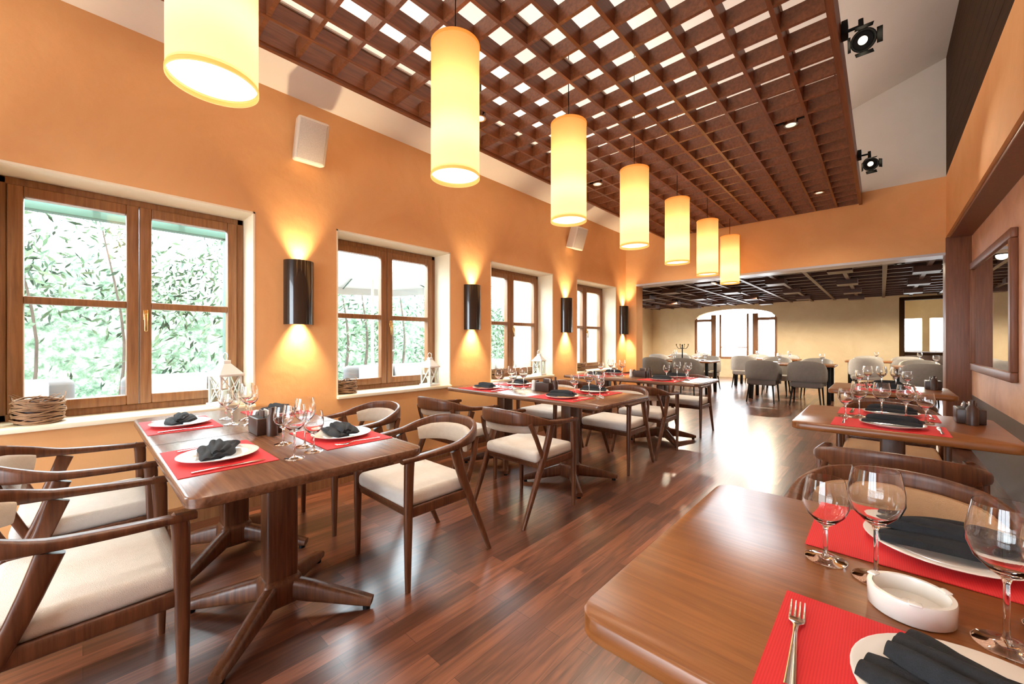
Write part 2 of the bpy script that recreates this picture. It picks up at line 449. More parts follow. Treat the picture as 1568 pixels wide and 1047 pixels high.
def f(b):
    b.rbox((0.405,15.1,1.18),(.1,.26,2.36),'panel',.006); b.rbox((2.545,15.1,1.18),(.1,.26,2.36),'panel',.006); b.rbox((1.475,15.1,2.36),(2.24,.26,.08),'panel',.006)
build('door_1', f)
build('sideboard', lambda b: (b.rbox((0,0,.45),(1.2,.42,.86),'panel',.01), b.rbox((0,0,.90),(1.26,.46,.04),'farwood',.006), [b.rbox((s*.3,-.215,.45),(.56,.02,.76),'farwood',.005) for s in (-1,1)], [b.rbox((s*.06,-.235,.5),(.015,.02,.12),'brass',.003) for s in (-1,1)]), (1.05,16.2,0))

# ---------------------------------------------------------------- ceiling lattice
CE=2/9
GX0=-2.65; GX1=GX0+11*CE; GY1=.29+28.75*CE; GY0=GY1-37*CE; GZ0,GZ1=2.95,3.055
def f(b):
    t=0.011
    for i in range(12):
        x=GX0+i*CE; b.box(x-t,x+t,GY0,GY1,GZ0,GZ1,'grid')
    for j in range(38):
        y=GY0+j*CE; b.box(GX0,GX1,y-t,y+t,GZ0+0.002,GZ1-0.002,'grid')
    for x in (GX0-.012,GX1+.012): b.box(x-.014,x+.014,GY0,GY1,GZ0-.02,GZ1+.07,'grid')
    for y in (0.1,2.3,4.5,6.5):
        for x in (-2.5,-0.3): b.box(x-.006,x+.006,y-.006,y+.006,GZ1,cz(x)+.01,'black')
build('ceiling_lattice', f)

# ---------------------------------------------------------------- pendant lamps
LD=0.122; LH=0.67; LZ=2.035
def f(b):
    n=48
    b.lathe([(LD,0.0),(LD,LH)],'shade',n=n)
    b.lathe([(LD-.001,-.003),(LD+.002,-.003),(LD+.002,.012),(LD-.001,.012)],'shade',n=n)
    b.lathe([(LD-.001,LH-.012),(LD+.002,LH-.012),(LD+.002,LH+.003),(LD-.001,LH+.003)],'shade',n=n)
    b.lathe([(0.0,0.018),(LD-.003,0.018)],'diffuser',n=n)
    b.lathe([(0.0,LH-.004),(0.02,LH-.004),(0.02,LH+.02),(0.0,LH+.02)],'black',n=12)
    for k in range(3):
        a=k*2*PI/3; b.sweep([(0,0,LH-.01,.002,.002),(LD*math.cos(a),LD*math.sin(a),LH-.01,.002,.002)],'black',n=6,sub=1)
    b.lathe([(0.003,LH),(0.003,1.22)],'black',n=8)
    b.lathe([(0,1.215),(0.05,1.215),(0.05,1.235),(0,1.235)],'black',n=20)
    b.lathe([(0.003,1.235),(0.003,1.70)],'black',n=8)
bl=MB(); f(bl); lamp_me=bl.mesh('pendant_lamp')
for i in range(7):
    y=0.3+i*1.0
    o=place('pendant_lamp', lamp_me, (-1.590,y-.01,LZ))
    for k,zz in enumerate((0.20,0.42)):
        light('bulb_%d'%(k+1),'POINT',(0,0,zz),2.1 if k==0 else 1.1,(1.0,0.80,0.54),parent=o,shadow_soft_size=0.04)
    light('down_glow','SPOT',(0,0,-0.01),12,WARM,parent=o,spot_size=2.2,spot_blend=0.8,shadow_soft_size=0.08)

# ---------------------------------------------------------------- sconces
def f(b):
    R=0.11; H=0.5; n=20; t=0.006
    vs=[];fs=[]
    for i in range(n+1):
        a=-PI/2+PI*i/n
        for r in (R,R-t):
            for z in (0,H): vs.append((r*math.cos(a)*0.95, r*math.sin(a), z))
    for i in range(n):
        o=i*4; p=o+4
        fs+= [(o,p,p+1,o+1),(o+2,o+3,p+3,p+2),(o,o+2,p+2,p),(o+1,p+1,p+3,o+3)]
    b.add(vs,fs,'sconce',True)
    b.box(-0.0,0.01,-0.05,0.05,0.15,0.35,'black')
    b.lathe([(0.0,.12),(0.03,.12),(0.03,.38),(0,.38)],'black',c=(0.05,0,0),n=16)
    b.box(0.0,0.05,-.012,.012,.24,.26,'black')
bl=MB(); f(bl); sc_me=bl.mesh('wall_sconce')
for y in (-0.654,1.167,2.988,4.81,6.57):
    o=place('wall_sconce',sc_me,(WX+0.001,y,1.338))
    light('uplight','SPOT',(0.060,0,0.42),55,WARM2,rot=(PI,0,0),parent=o,spot_size=1.3,spot_blend=0.9,shadow_soft_size=0.025)
    light('downlight','SPOT',(0.060,0,0.08),80,WARM2,rot=(0,0,0),parent=o,spot_size=1.3,spot_blend=0.9,shadow_soft_size=0.025)

# ---------------------------------------------------------------- speakers
def f(b):
    mt=Matrix.Rotation(math.radians(18),4,'Y')@Matrix.Rotation(math.radians(-12),4,'Z')
    b.rbox((0.14,0,0),(0.16,0.22,0.32),'spk',0.02,3,mt)
    b.rbox((0.222,0,0),(0.01,0.185,0.285),'spk2',0.004,2,mt)
    b.sweep([(0,0,0.0,.012,.012),(0.07,0,0,.012,.012)],'spk',n=8,sub=1); b.rbox((0.008,0,0),(0.014,.05,.09),'spk',.003)
bl=MB(); f(bl); sp_me=bl.mesh('wall_speaker')
place('wall_speaker',sp_me,(WX+0.001,1.24,2.80)); place('wall_speaker',sp_me,(WX+0.001,4.95,2.76))

# ---------------------------------------------------------------- track spots on lattice edge
def spot_mesh(b):
    b.box(-.0,0.03,-.04,.04,-.03,.05,'black')
    b.sweep([(0.02,0,0,.008,.008),(.09,0,.0,.008,.008)],'black',n=8,sub=1)
    b.sweep([(.09,-.066,-.09,.004,.012),(.09,-.066,0.0,.004,.012),(.09,.066,0.0,.004,.012),(.09,.066,-.09,.004,.012)],'black',n=8,sub=1,up=(1,0,0))
    mt=Matrix.Translation((.09,0,-.09))@Matrix.Rotation(math.radians(120),4,'X')@Matrix.Rotation(math.radians(8),4,'Y')
    b.lathe([(0,-.10),(.03,-.10),(.04,-.07),(.045,-.02),(.052,.04),(.060,.09),(.054,.09),(.046,.06)],'black',mtx=mt,n=24)
    b.lathe([(.022,.06),(.047,.06)],'black',mtx=mt,n=24)
    b.lathe([(0,.060),(.022,.060)],'bulb',mtx=mt,n=24)
    for k in range(4):
        m2=mt@Matrix.Rotation(k*PI/2,4,'Z')@Matrix.Translation((.058,0,.09))@Matrix.Rotation(math.radians(20),4,'Y')
        b.box(-.001,.001,-.04,.04,0,.05,'black',m2)
    return mt
bl=MB(); smt=spot_mesh(bl); spm=bl.mesh('track_spotlight')
tip=smt@Vector((0,0,.17))
for (y,r) in ((3.15,0),(5.35,0.3)):
    o=place('track_spotlight',spm,(GX1+.027,y,3.08),0,1.0)
    l=light('beam','SPOT',tuple(tip),25,WARM,parent=o,spot_size=1.2,spot_blend=.5,shadow_soft_size=.03)
    l.rotation_euler=(smt.to_3x3()@Matrix.Rotation(PI,3,'X')).to_euler()

# recessed downlights in lattice
def f(b):
    b.lathe([(0.0,.05),(0.035,.05),(.038,.0),(.05,.0),(.05,.07),(0,.07)],'steel',n=20)
    b.lathe([(0.0,.02),(0.036,.02)],'dimbulb',n=16)
    b.box(-.1,.1,-.01,.01,.03,.05,'black')
bl=MB(); f(bl); dl_me=bl.mesh('far_fill_light')
for x in (GX0+1.5*CE,GX1-1.5*CE):
    for kk in (3.5,12.5,20.5,28.5,35.5):
        y=GY1-kk*CE
        o=place('far_fill_light',dl_me,(x,y,2.955))
        light('beam','SPOT',(0,0,-.01),38 if x>-1 else 48,(1.0,.87,.70),parent=o,spot_size=2.2,spot_blend=.8,shadow_soft_size=.04)
# added fill lights, unseen on top of the lattice, brightening the white ceiling
for i,(x,pw) in enumerate(((GX0+1*CE,36),(GX0+5*CE+0,48),(GX0+10*CE,22))):
    fx=build('ceiling_fill_strip', lambda b: b.box(-.02,.02,-3.9,3.9,-.012,0,'wplastic'), (x,2.5,3.07))
    light('fill_glow','AREA',(0,0,.01),pw,(1.0,.88,.80),rot=(PI,0,0),parent=fx,shape='RECTANGLE',size=.05,size_y=7.6)

# ---------------------------------------------------------------- dining chair
def chair(b, wm='chairw', seat='seat', pad='pad'):
    for s in (-1,1):
        b.sweep([(s*.255,-.25,0,.011,.012),(s*.257,-.25,.30,.016,.019),(s*.258,-.245,.60,.017,.024),(s*.258,-.235,.628,.017,.024)],wm,up=(0,1,0),sub=3)
        b.sweep([(s*.245,.30,0,.011,.012),(s*.252,.19,.24,.016,.019),(s*.260,.09,.46,.017,.024),(s*.266,.03,.63,.015,.030)],wm,up=(0,1,0),sub=3)
        b.sweep([(s*.258,.115,.42,.010,.014),(s*.250,.17,.55,.011,.015),(s*.228,.21,.66,.012,.018)],wm,up=(0,1,0),sub=3)
        b.sweep([(s*.252,-.24,.375,.010,.026),(s*.255,.13,.375,.010,.026)],wm,sub=1)
    h=[(-.258,-.285,.632,.020,.012),(-.266,-.12,.640,.025,.014),(-.268,.04,.652,.023,.017),(-.250,.15,.672,.016,.030),(-.19,.235,.688,.013,.044),(-.10,.278,.695,.012,.050)]
    path=h+[(0,.29,.697,.012,.052)]+[(-p[0],*p[1:]) for p in reversed(h)]
    b.sweep(path,wm,sub=5)
    b.sweep([(-.24,-.235,.375,.009,.026),(.24,-.235,.375,.009,.026)],wm,sub=1)
    b.sweep([(-.24,.13,.375,.009,.026),(.24,.13,.375,.009,.026)],wm,sub=1)
    b.rbox((0,-.05,.385),(.49,.40,.02),wm,.004)
    b.rbox((0,-.045,.428),(.49,.43,.078),seat,.03,5,smooth=True)
    hp=[(-.225,.13,.625,.014,.036),(-.18,.20,.636,.017,.048),(-.10,.245,.642,.018,.053)]
    b.sweep(hp+[(0,.258,.644,.019,.055)]+[(-p[0],*p[1:]) for p in reversed(hp)],pad,sub=5,power=.6)
bl=MB(); chair(bl); chair_me=bl.mesh('dining_chair')
bl=MB(); chair(bl,seat='tan',pad='tan'); chair_t=bl.mesh('dining_chair_tan')
def put_chair(x,y,face,me=None):
    place('dining_chair',me or chair_me,(x,y,0),0 if face<0 else PI)
LX=(-1.92,-2.74)
for x in LX:
    put_chair(x,-0.03,1); put_chair(x,1.31,-1)
    put_chair(x,2.21,1); put_chair(x,3.58,-1)
    put_chair(x,4.24,1); put_chair(x,5.52,-1)
put_chair(.04,1.68,-1,chair_t); put_chair(.04,2.53,1,chair_t); put_chair(.04,3.85,-1,chair_t); put_chair(.04,4.68,1,chair_t); put_chair(.04,5.98,-1,chair_t)

# ---------------------------------------------------------------- tables
def rrect(w,d,r,n=6):
    pts=[]
    for (cx,cy,a0) in ((w/2-r,d/2-r,0),(-w/2+r,d/2-r,PI/2),(-w/2+r,-d/2+r,PI),(w/2-r,-d/2+r,1.5*PI)):
        for i in range(n+1):
            a=a0+PI/2*i/n; pts.append((cx+r*math.cos(a),cy+r*math.sin(a)))
    return pts
def slab(b,w,d,r,z0,z1,m,bev=.004):
    rings=[]
    for (ins,z) in ((bev,z0),(0,z0+bev),(0,z1-bev),(bev,z1)):
        rings.append([(x*(1-2*ins/w),y*(1-2*ins/d),z) for x,y in rrect(w,d,r)])
    n=len(rings[0]); vs=[p for rg in rings for p in rg]; fs=[]
    for j in range(3):
        for i in range(n): fs.append((j*n+i,j*n+(i+1)%n,(j+1)*n+(i+1)%n,(j+1)*n+i))
    fs.append(tuple(range(n))[::-1]); fs.append(tuple(3*n+i for i in range(n)))
    b.add(vs,fs,m)
def pedestal(b,cx,m,foot=.29,fy=None):
    fy=fy or foot
    b.rbox((cx,0,.40),(.105,.125,.62),m,.012,2)
    b.rbox((cx,0,.10),(.14,.16,.13),m,.03,3)
    b.rbox((cx,0,.705),(.36,.5,.02),m,.004)
    for sx in (-1,1):
        for sy in (-1,1):
            b.sweep([(cx,0,.11,.028,.055),(cx+sx*.10,sy*.10*fy/foot,.085,.028,.045),(cx+sx*foot,sy*fy,.032,.024,.018)],m,sub=4)
            b.lathe([(0,0),(.016,0),(.016,.016),(0,.016)],'black',c=(cx+sx*foot*.94,sy*fy*.94,0),n=10)
def tableL(b):
    slab(b,1.76,.80,.05,.715,.75,'walnut')
    b.box(-.0015,.0015,-.398,.398,.7495,.7505,'black')
    pedestal(b,.34,'chairw'); pedestal(b,-.44,'chairw')
bl=MB(); tableL(bl); tl=bl.mesh('dining_table')
TY=(0.6,2.87,4.86)
for y in TY: place('dining_table',tl,(-2.32,y,0))
def tableR(b):
    slab(b,.85,.83,.045,.710,.75,'oak'); pedestal(b,0,'chairw',foot=.27)
bl=MB(); tableR(bl); tr=bl.mesh('dining_table_small')
RY=(.99,3.16,5.30)
for y in RY: place('dining_table',tr,(.045,y-.012 if y<1 else y,0))

# ---------------------------------------------------------------- tableware
def wine(b,h=.21,R=.040,bowl=.105):
    zb=h-bowl
    o=[(0,0),(.034,0),(.036,.002),(.02,.005),(.006,.010),(.0036,.02),(.0034,zb-.012),(.006,zb-.003),(.018,zb+.006),(R*.85,zb+bowl*.22),(R*1.05,zb+bowl*.42),(R*1.04,zb+bowl*.6),(R*.93,zb+bowl*.85),(R*.86,h)]
    t=.0009
    i=[(R*.86-t,h),(R*.93-t,zb+bowl*.85),(R*1.04-t,zb+bowl*.6),(R*1.05-t,zb+bowl*.42),(R*.85-t,zb+bowl*.22+t),(.017,zb+.009),(0,zb+.003)]
    b.lathe(o+i,'glass',n=32)
bl=MB(); wine(bl); wine_me=bl.mesh('wine_glass')
bl=MB(); wine(bl,.168,.037,.095); water_me=bl.mesh('water_glass')
def plate(b):
    b.lathe([(0,.0),(.075,.0),(.08,.004),(.13,.016),(.132,.018),(.129,.019),(.082,.008),(.07,.005),(0,.005)],'china',n=48)
bl=MB(); plate(bl); plate_me=bl.mesh('dinner_plate')
def pm(b):
    b.box(-.225,.225,-.15,.15,0,.002,'red')
bl=MB(); pm(bl); pm_me=bl.mesh('placemat')
def napkin(b,seed=0):
    random.seed(seed)
    for (ang,oy,z0,L,W,H) in ((.10,-.028,.0,.122,.044,.020),(-.14,.024,.008,.118,.042,.022),(.03,0,.018,.105,.034,.026)):
        nu,nv=24,14; vs=[];fs=[]
        for i in range(nu+1):
            u=-1+2*i/nu
            wd=W*(1-.35*abs(u)**3+ .10*math.sin(3*u+seed))
            for j in range(nv+1):
                v=-1+2*j/nv
                prof=(1-v**4)**.5 if abs(v)<1 else 0
                fold=.62+.38*abs(math.cos(3.3*v+1.6*u+seed))
                z=z0+H*prof*fold*(1-.45*abs(u)**4)
                x=L*u; y=oy+wd*v+.01*math.sin(2.5*u+seed+ang*9)
                vs.append((x*math.cos(ang)-y*math.sin(ang),x*math.sin(ang)+y*math.cos(ang),z))
        for i in range(nu):
            for j in range(nv):
                a=i*(nv+1)+j; fs.append((a,a+1,a+nv+2,a+nv+1))
        per=[j for j in range(nv+1)]+[i*(nv+1)+nv for i in range(1,nu+1)]+[nu*(nv+1)+j for j in range(nv-1,-1,-1)]+[i*(nv+1) for i in range(nu-1,0,-1)]
        o=len(vs)
        for p in per: vs.append((vs[p][0],vs[p][1],z0))
        for k in range(len(per)):
            k2=(k+1)%len(per); fs.append((per[k],o+k,o+k2,per[k2]))
        fs.append(tuple(o+k for k in range(len(per))))
        b.add(vs,fs,'napkin',True)
nap=[]
for s in range(3):
    bl=MB(); napkin(bl,s); nap.append(bl.mesh('cloth_napkin'))
def fork(b):
    b.sweep([(0,-.10,.004,.007,.0016),(0,-.06,.005,.0055,.0016),(0,.01,.008,.003,.0018),(0,.035,.007,.004,.0014),(0,.05,.004,.0105,.0012),(0,.063,.003,.0115,.0011)],'steel',sub=4,n=10)
    for k in range(4):
        x=-.0092+k*.0061
        b.sweep([(x,.060,.003,.0019,.0011),(x,.08,.004,.0016,.001),(x,.105,.008,.0009,.0008)],'steel',sub=3,n=8)
bl=MB(); fork(bl); fork_me=bl.mesh('fork')
def knife(b):
    b.sweep([(0,-.11,.003,.007,.0022),(0,-.05,.004,.0065,.0024),(0,-.005,.004,.0055,.002),(0,.01,.004,.008,.0008),(.001,.07,.004,.009,.0006),(.003,.10,.004,.006,.0006),(.006,.112,.004,.001,.0005)],'steel',sub=4,n=10)
bl=MB(); knife(bl); knife_me=bl.mesh('table_knife')
def caddy(b):
    b.rbox((0,0,.04),(.11,.15,.08),'leather',.004); 
    b.box(-.045,.045,-.065,.065,.0795,.081,'black')
    for k,(x,y) in enumerate(((.0,.10),(.0,.145))):
        b.lathe([(0,0),(.02,0),(.021,.01),(.017,.05),(.019,.07),(.014,.09),(0,.095)],'china' if k else 'leather',c=(x,y,0),n=18)
    for k in range(3):
        b.rbox((-.02+k*.02,-.02,.085),(.006,.07,.06),'wplastic' if k%2 else 'leather',.001)
    b.lathe([(0,0),(.024,0),(.024,.09),(.010,.11),(.010,.135),(0,.135)],'leather',c=(0.0,-.11,0),n=18)
bl=MB(); caddy(bl); cad_me=bl.mesh('condiment_caddy')
TZ=.7505
NZ=TZ+.0022+.0195
def setting(x,y,d,seed=0,cut=True,pushed=0):
    place('red_placemat',pm_me,(x,y,TZ)); place('dinner_plate',plate_me,(x+.02,y,TZ+.0022))
    r=(seed*37%17-8)*.03
    place('cloth_napkin',nap[seed%3],(x+.02,y,NZ),r,0.95)
    if cut:
        rz=0 if d<0 else PI
        place('fork',fork_me,(x-(.175 if d<0 else -.195),y,TZ+.0022),rz)
        place('table_knife',knife_me,(x+(.195 if d<0 else -.16),y,TZ+.0022),rz)
k=0
for ty in TY:
    for x in (-1.91,-2.80):
        for d in (-1,1):
            setting(x,ty+d*.24,d,k); k+=1
    for (gx,gy,me) in ((-1.66,-.045,wine_me),(-1.71,.045,water_me),(-1.82,.05,wine_me),(-1.93,.0,water_me),(-2.53,.02,wine_me),(-2.61,-.045,water_me),(-2.71,.045,wine_me),(-2.82,-.03,water_me)):
        place('wine_glass' if me is wine_me else 'water_glass',me,(gx,ty+gy,TZ))
    place('condiment_caddy',cad_me,(-2.26,ty+.02,TZ),PI/2)
# right tables
ty=RY[0]
place('red_placemat',pm_me,(.10,.715,TZ)); place('dinner_plate',plate_me,(.10,.715,TZ+.0022)); place('cloth_napkin',nap[0],(.11,.705,NZ),-.40,1.0)
place('fork',fork_me,(-.095,.72,TZ+.0022),.08,1.0)
place('red_placemat',pm_me,(.10,1.245,TZ)); place('dinner_plate',plate_me,(.10,1.25,TZ+.0022)); place('cloth_napkin',nap[1],(.11,1.25,NZ),.05,1.0)
place('fork',fork_me,(.30,1.25,TZ+.0022),PI)
place('water_glass',water_me,(-.085,1.045,TZ)); place('wine_glass',wine_me,(-.008,1.02,TZ)); place('wine_glass',wine_me,(.135,.925,TZ)); place('water_glass',water_me,(.20,1.02,TZ))
def ash(b):
    b.lathe([(0,0),(.050,0),(.0535,.003),(.0545,.034),(.0535,.037),(.0475,.037),(.0465,.034),(.044,.012),(.036,.008),(0,.008)],'ceramic',n=48)
    for kk in range(3):
        a=kk*2*PI/3+.6
        mt=Matrix.Rotation(a,4,'Z'); b.rbox((.0505,0,.0375),(.012,.016,.004),'ceramic',.0015,2,mt)
    b.lathe([(0,.008),(.012,.008),(.010,.016),(0,.018)],'ceramic',n=20)
build('ashtray',ash,(.035,.940,TZ))
for ty in RY[1:]:
    for d in (-1,1): setting(.02,ty+d*.235,d,k); k+=1
    for (gx,gy,me) in ((-.16,-.02,water_me),(-.10,.045,wine_me),(.10,-.03,wine_me),(.18,.03,water_me),(.0,.045,wine_me)):
        place('wine_glass' if me is wine_me else 'water_glass',me,(gx,ty+gy,TZ))
    place('condiment_caddy',cad_me,(.36,ty+.22,TZ),.0)

# ---------------------------------------------------------------- wall mirror
def f(b):
    y0,y1,z0,z1=4.62,6.45,.90,2.04; w=.075
    def p(a0,a1,c0,c1): b.rbox((.71,(a0+a1)/2,(c0+c1)/2),(.04,a1-a0,c1-c0),'pillar',.008)
    p(y0,y1,z1-w,z1); p(y0,y1,z0,z0+w); p(y0,y0+w,z0+w,z1-w); p(y1-w,y1,z0+w,z1-w)
    b.box(.708,.712,y0+w-.01,y1-w+.01,z0+w-.01,z1-w+.01,'mirror')
build('wall_mirror',f)

# ---------------------------------------------------------------- lantern + twig pots on sills
def lantern(b):
    b.rbox((0,0,.012),(.17,.17,.024),'wplastic',.004); b.rbox((0,0,.22),(.17,.17,.018),'wplastic',.004)
    for sx in (-1,1):
        for sy in (-1,1): b.rbox((sx*.066,sy*.066,.117),(.016,.016,.19),'wplastic',.002)
    for a in range(4):
        mt=Matrix.Rotation(a*PI/2,4,'Z')
        b.box(.067,.070,-.058,.058,.025,.21,'pane',mt)
        b.sweep([(.068,-.058,.03,.004,.003),(.068,.058,.205,.004,.003)],'wplastic',n=6,sub=1,mtx=mt,up=(1,0,0))
        b.sweep([(.068,.058,.03,.004,.003),(.068,-.058,.205,.004,.003)],'wplastic',n=6,sub=1,mtx=mt,up=(1,0,0))
    b.add([(-.08,-.08,.229),(.08,-.08,.229),(.08,.08,.229),(-.08,.08,.229),(-.025,-.025,.30),(.025,-.025,.30),(.025,.025,.30),(-.025,.025,.30)],[(0,1,5,4),(1,2,6,5),(2,3,7,6),(3,0,4,7),(4,5,6,7),(0,3,2,1)],'wplastic')
    b.rbox((0,0,.31),(.05,.05,.03),'wplastic',.004)
    b.sweep([(.03*math.cos(t),0,.35+.03*math.sin(t),.003,.003) for t in [i*2*PI/12 for i in range(12)]],'steel',n=6,sub=1,closed=True,up=(0,1,0))
    b.lathe([(0,.024),(.03,.024),(.03,.11),(0,.11)],'wax',n=20)
bl=MB(); lantern(bl); lan=bl.mesh('candle_lantern')
SZ=SILL+.0235
place('candle_lantern',lan,(-3.47,.70,SZ),.3); place('candle_lantern',lan,(-3.48,2.48,SZ),.2,.9); place('candle_lantern',lan,(-3.48,4.3,SZ),.2,.9)
def twig(b):
    random.seed(5)
    b.lathe([(0,0),(.08,0),(.088,.06),(.085,.13),(.078,.13),(.078,.05),(0,.05)],'leather',n=24)
    for i in range(26):
        z=.012+.125*i/26; R=.094+random.uniform(-.004,.010); ph=random.uniform(0,6); am=random.uniform(.004,.014); m=random.choice((2,3))
        b.sweep([((R+random.uniform(-.003,.003))*math.cos(t),(R)*math.sin(t),max(.006,z+am*math.sin(m*t+ph)),.0042,.0042) for t in [kk*2*PI/14 for kk in range(14)]],'twig',n=6,sub=2,closed=True,power=1)
    for i in range(10):
        a=random.uniform(0,6.28); r=.085
        b.sweep([(r*math.cos(a),r*math.sin(a),.10,.003,.003),(1.15*r*math.cos(a+.3),1.15*r*math.sin(a+.3),.14,.0025,.0025),(1.25*r*math.cos(a+.7),1.25*r*math.sin(a+.7),.165,.0015,.0015)],'twig',n=6)
bl=MB(); twig(bl); tw=bl.mesh('twig_basket')
place('twig_basket',tw,(-3.50,-.17,SZ)); place('twig_basket',tw,(-3.50,1.60,SZ),1,.85); place('twig_basket',tw,(-3.50,3.5,SZ),2,.85); place('twig_basket',tw,(-3.50,5.35,SZ),2,.85); 

# ---------------------------------------------------------------- far-room furniture
def tub(b,up='grey'):
    b.rbox((0,-.02,.40),(.50,.48,.12),up,.04,4,smooth=True)
    h=[(-.27,-.20,.56,.022,.10),(-.285,.0,.58,.025,.13),(-.25,.18,.62,.028,.17),(-.14,.27,.65,.03,.19)]
    b.sweep(h+[(0,.29,.655,.03,.195)]+[(-p[0],*p[1:]) for p in reversed(h)],up,sub=4,power=.6)
    for sx in (-1,1):
        b.sweep([(sx*.235,-.23,0,.010,.010),(sx*.215,-.2,.36,.016,.016)],'black',sub=1,up=(0,1,0)); b.sweep([(sx*.235,.28,0,.010,.010),(sx*.2,.2,.36,.016,.016)],'black',sub=1,up=(0,1,0))
        b.sweep([(sx*.262,-.19,.36,.014,.014),(sx*.27,-.19,.50,.016,.016)],up,sub=1,up=(0,1,0))
bl=MB(); tub(bl); tub_me=bl.mesh('tub_armchair'); bl=MB(); tub(bl,'greyl'); tub2=bl.mesh('tub_armchair')
def tableF(b):
    slab(b,1.5,.8,.04,.715,.75,'oak')
    for sx in (-1,1):
        for sy in (-1,1): b.rbox((sx*.66,sy*.32,.3575),(.06,.06,.715),'black',.005)
bl=MB(); tableF(bl); tf=bl.mesh('dining_table_long')
FT=[(-1.40,10.05),(-3.6,10.05),(.9,10.3),(-2.3,12.6),(-4.6,12.7),(.1,12.8),(2.2,13.0)]
for (x,y) in FT:
    place('dining_table',tf,(x,y,0))
    for dx in (-.36,.36):
        place('tub_armchair',tub_me if y<11 else tub2,(x+dx,y-.68,0),PI); place('tub_armchair',tub2,(x+dx,y+.68,0),0)
    for dx in (-.36,.36):
        for dy in (-.2,.2): place('dinner_plate',plate_me,(x+dx,y+dy,TZ)); place('wine_glass',wine_me,(x+dx+.17,y+dy*.3,TZ))
def cand(b):
    b.lathe([(0,0),(.07,0),(.06,.02),(.015,.05),(.012,.35),(.02,.37),(.01,.39)],'black',n=20)
    for a in (0,PI/2,PI,1.5*PI): b.sweep([(0,0,.30,.006,.006),(.09*math.cos(a),.09*math.sin(a),.29,.006,.006),(.14*math.cos(a),.14*math.sin(a),.36,.006,.006),(.14*math.cos(a),.14*math.sin(a),.40,.012,.012)],'black',n=8,up=(.1,.2,1))
build('candelabra',cand,(-3.6,10.05,TZ))
for i,(x,y) in enumerate(((-4.46,8.6),(-2.3,8.6),(0.2,8.6),(-4.46,12),(-2.3,12),(.6,12),(2.6,10.5))):  # added fill lamps that brighten the far room, shaped as hung downlights
    o=build('far_fill_light',lambda b: (b.lathe([(0.0,.02),(0.05,.02),(.055,.0),(.065,.0),(.065,.03),(0,.03)],'black',n=20),b.lathe([(0,.012),(.05,.012)],'dimbulb',n=16),b.lathe([(.006,.02),(.006,.56)],'black',n=8)),(x,y,2.40))
    light('beam','SPOT',(0,0,-.01),360 if y>11 else 110,(1.0,.84,.62),parent=o,spot_size=2.9,spot_blend=.3,shadow_soft_size=.06)

# ---------------------------------------------------------------- outdoors
build('ground_outside', lambda b: (b.box(-60,-3.75,-40,6.7,-.25,GND,'patio'), b.box(-60,-6.7,6.7,60,-.25,GND,'patio'), b.box(-6.7,40,19.6,60,-.25,GND,'patio'), b.box(-3.75,40,-40,-3.7,-.25,GND,'patio')))
def leaves(b,x0,x1,y0,y1,z0,z1,n,seed,size=.14,spread=.2,nc=60):
    random.seed(seed)
    cl=[(random.uniform(x0,x1),random.uniform(y0,y1),random.uniform(z0,z1)) for _ in range(nc)]
    dirs=[Vector((random.uniform(-1,1),random.uniform(-1,1),random.uniform(.2,1))) for _ in cl]
    for m,share in (('leaf1',.35),('leaf2',.45),('leaf3',.20)):
        vs=[];fs=[]
        for i in range(int(n*share)):
            ci=random.randrange(len(cl)); c=cl[ci]
            p=Vector((random.gauss(c[0],spread),random.gauss(c[1],spread*1.1),random.gauss(c[2],spread*.9)))
            if p.x>x1+.25 : p.x=x1
            if p.z<0.05: p.z=abs(p.z)+.05
            d=(dirs[ci]*.7+Vector((random.uniform(-1,1),random.uniform(-1,1),random.uniform(-.8,1)))).normalized()
            sd=d.cross(Vector((random.uniform(-1,1),random.uniform(-1,1),random.uniform(-1,1)))).normalized()
            L=size*random.uniform(.5,1.3); W=L*.13; o=len(vs)
            vs+= [tuple(p-d*L*.5),tuple(p+sd*W),tuple(p+d*L*.5),tuple(p-sd*W)]
            fs.append((o,o+1,o+2,o+3))
        b.add(vs,fs,m)
def f(b):
    leaves(b,-8.2,-7.2,-4,1.9,1.5,2.9,6500,11,.14,.26,40)
    leaves(b,-8.2,-7.2,-4,1.9,.2,.9,900,13,.14,.2,14)
    random.seed(2)
    for i in range(12):
        x=random.uniform(-8.2,-7.2); y=random.uniform(-4,1.8)
        b.sweep([(x,y,GND,.022,.022),(x+.1,y+.1,1.2,.016,.016),(x+.2,y-.1,2.6,.008,.008)],'bark',n=8,up=(0,1,0),power=1)
build('oleander_bush',f)
def f(b):
    leaves(b,-10.6,-9.3,3.6,12,.6,2.4,7000,12,.15,.28,44)
    random.seed(4)
    for i in range(10):
        x=random.uniform(-10.2,-9.3); y=random.uniform(3.6,12)
        b.sweep([(x,y,GND,.04,.04),(x+.1,y+.1,1.2,.03,.03),(x+.2,y-.1,2.4,.015,.015)],'bark',n=8,up=(0,1,0),power=1)
build('garden_shrub',f)
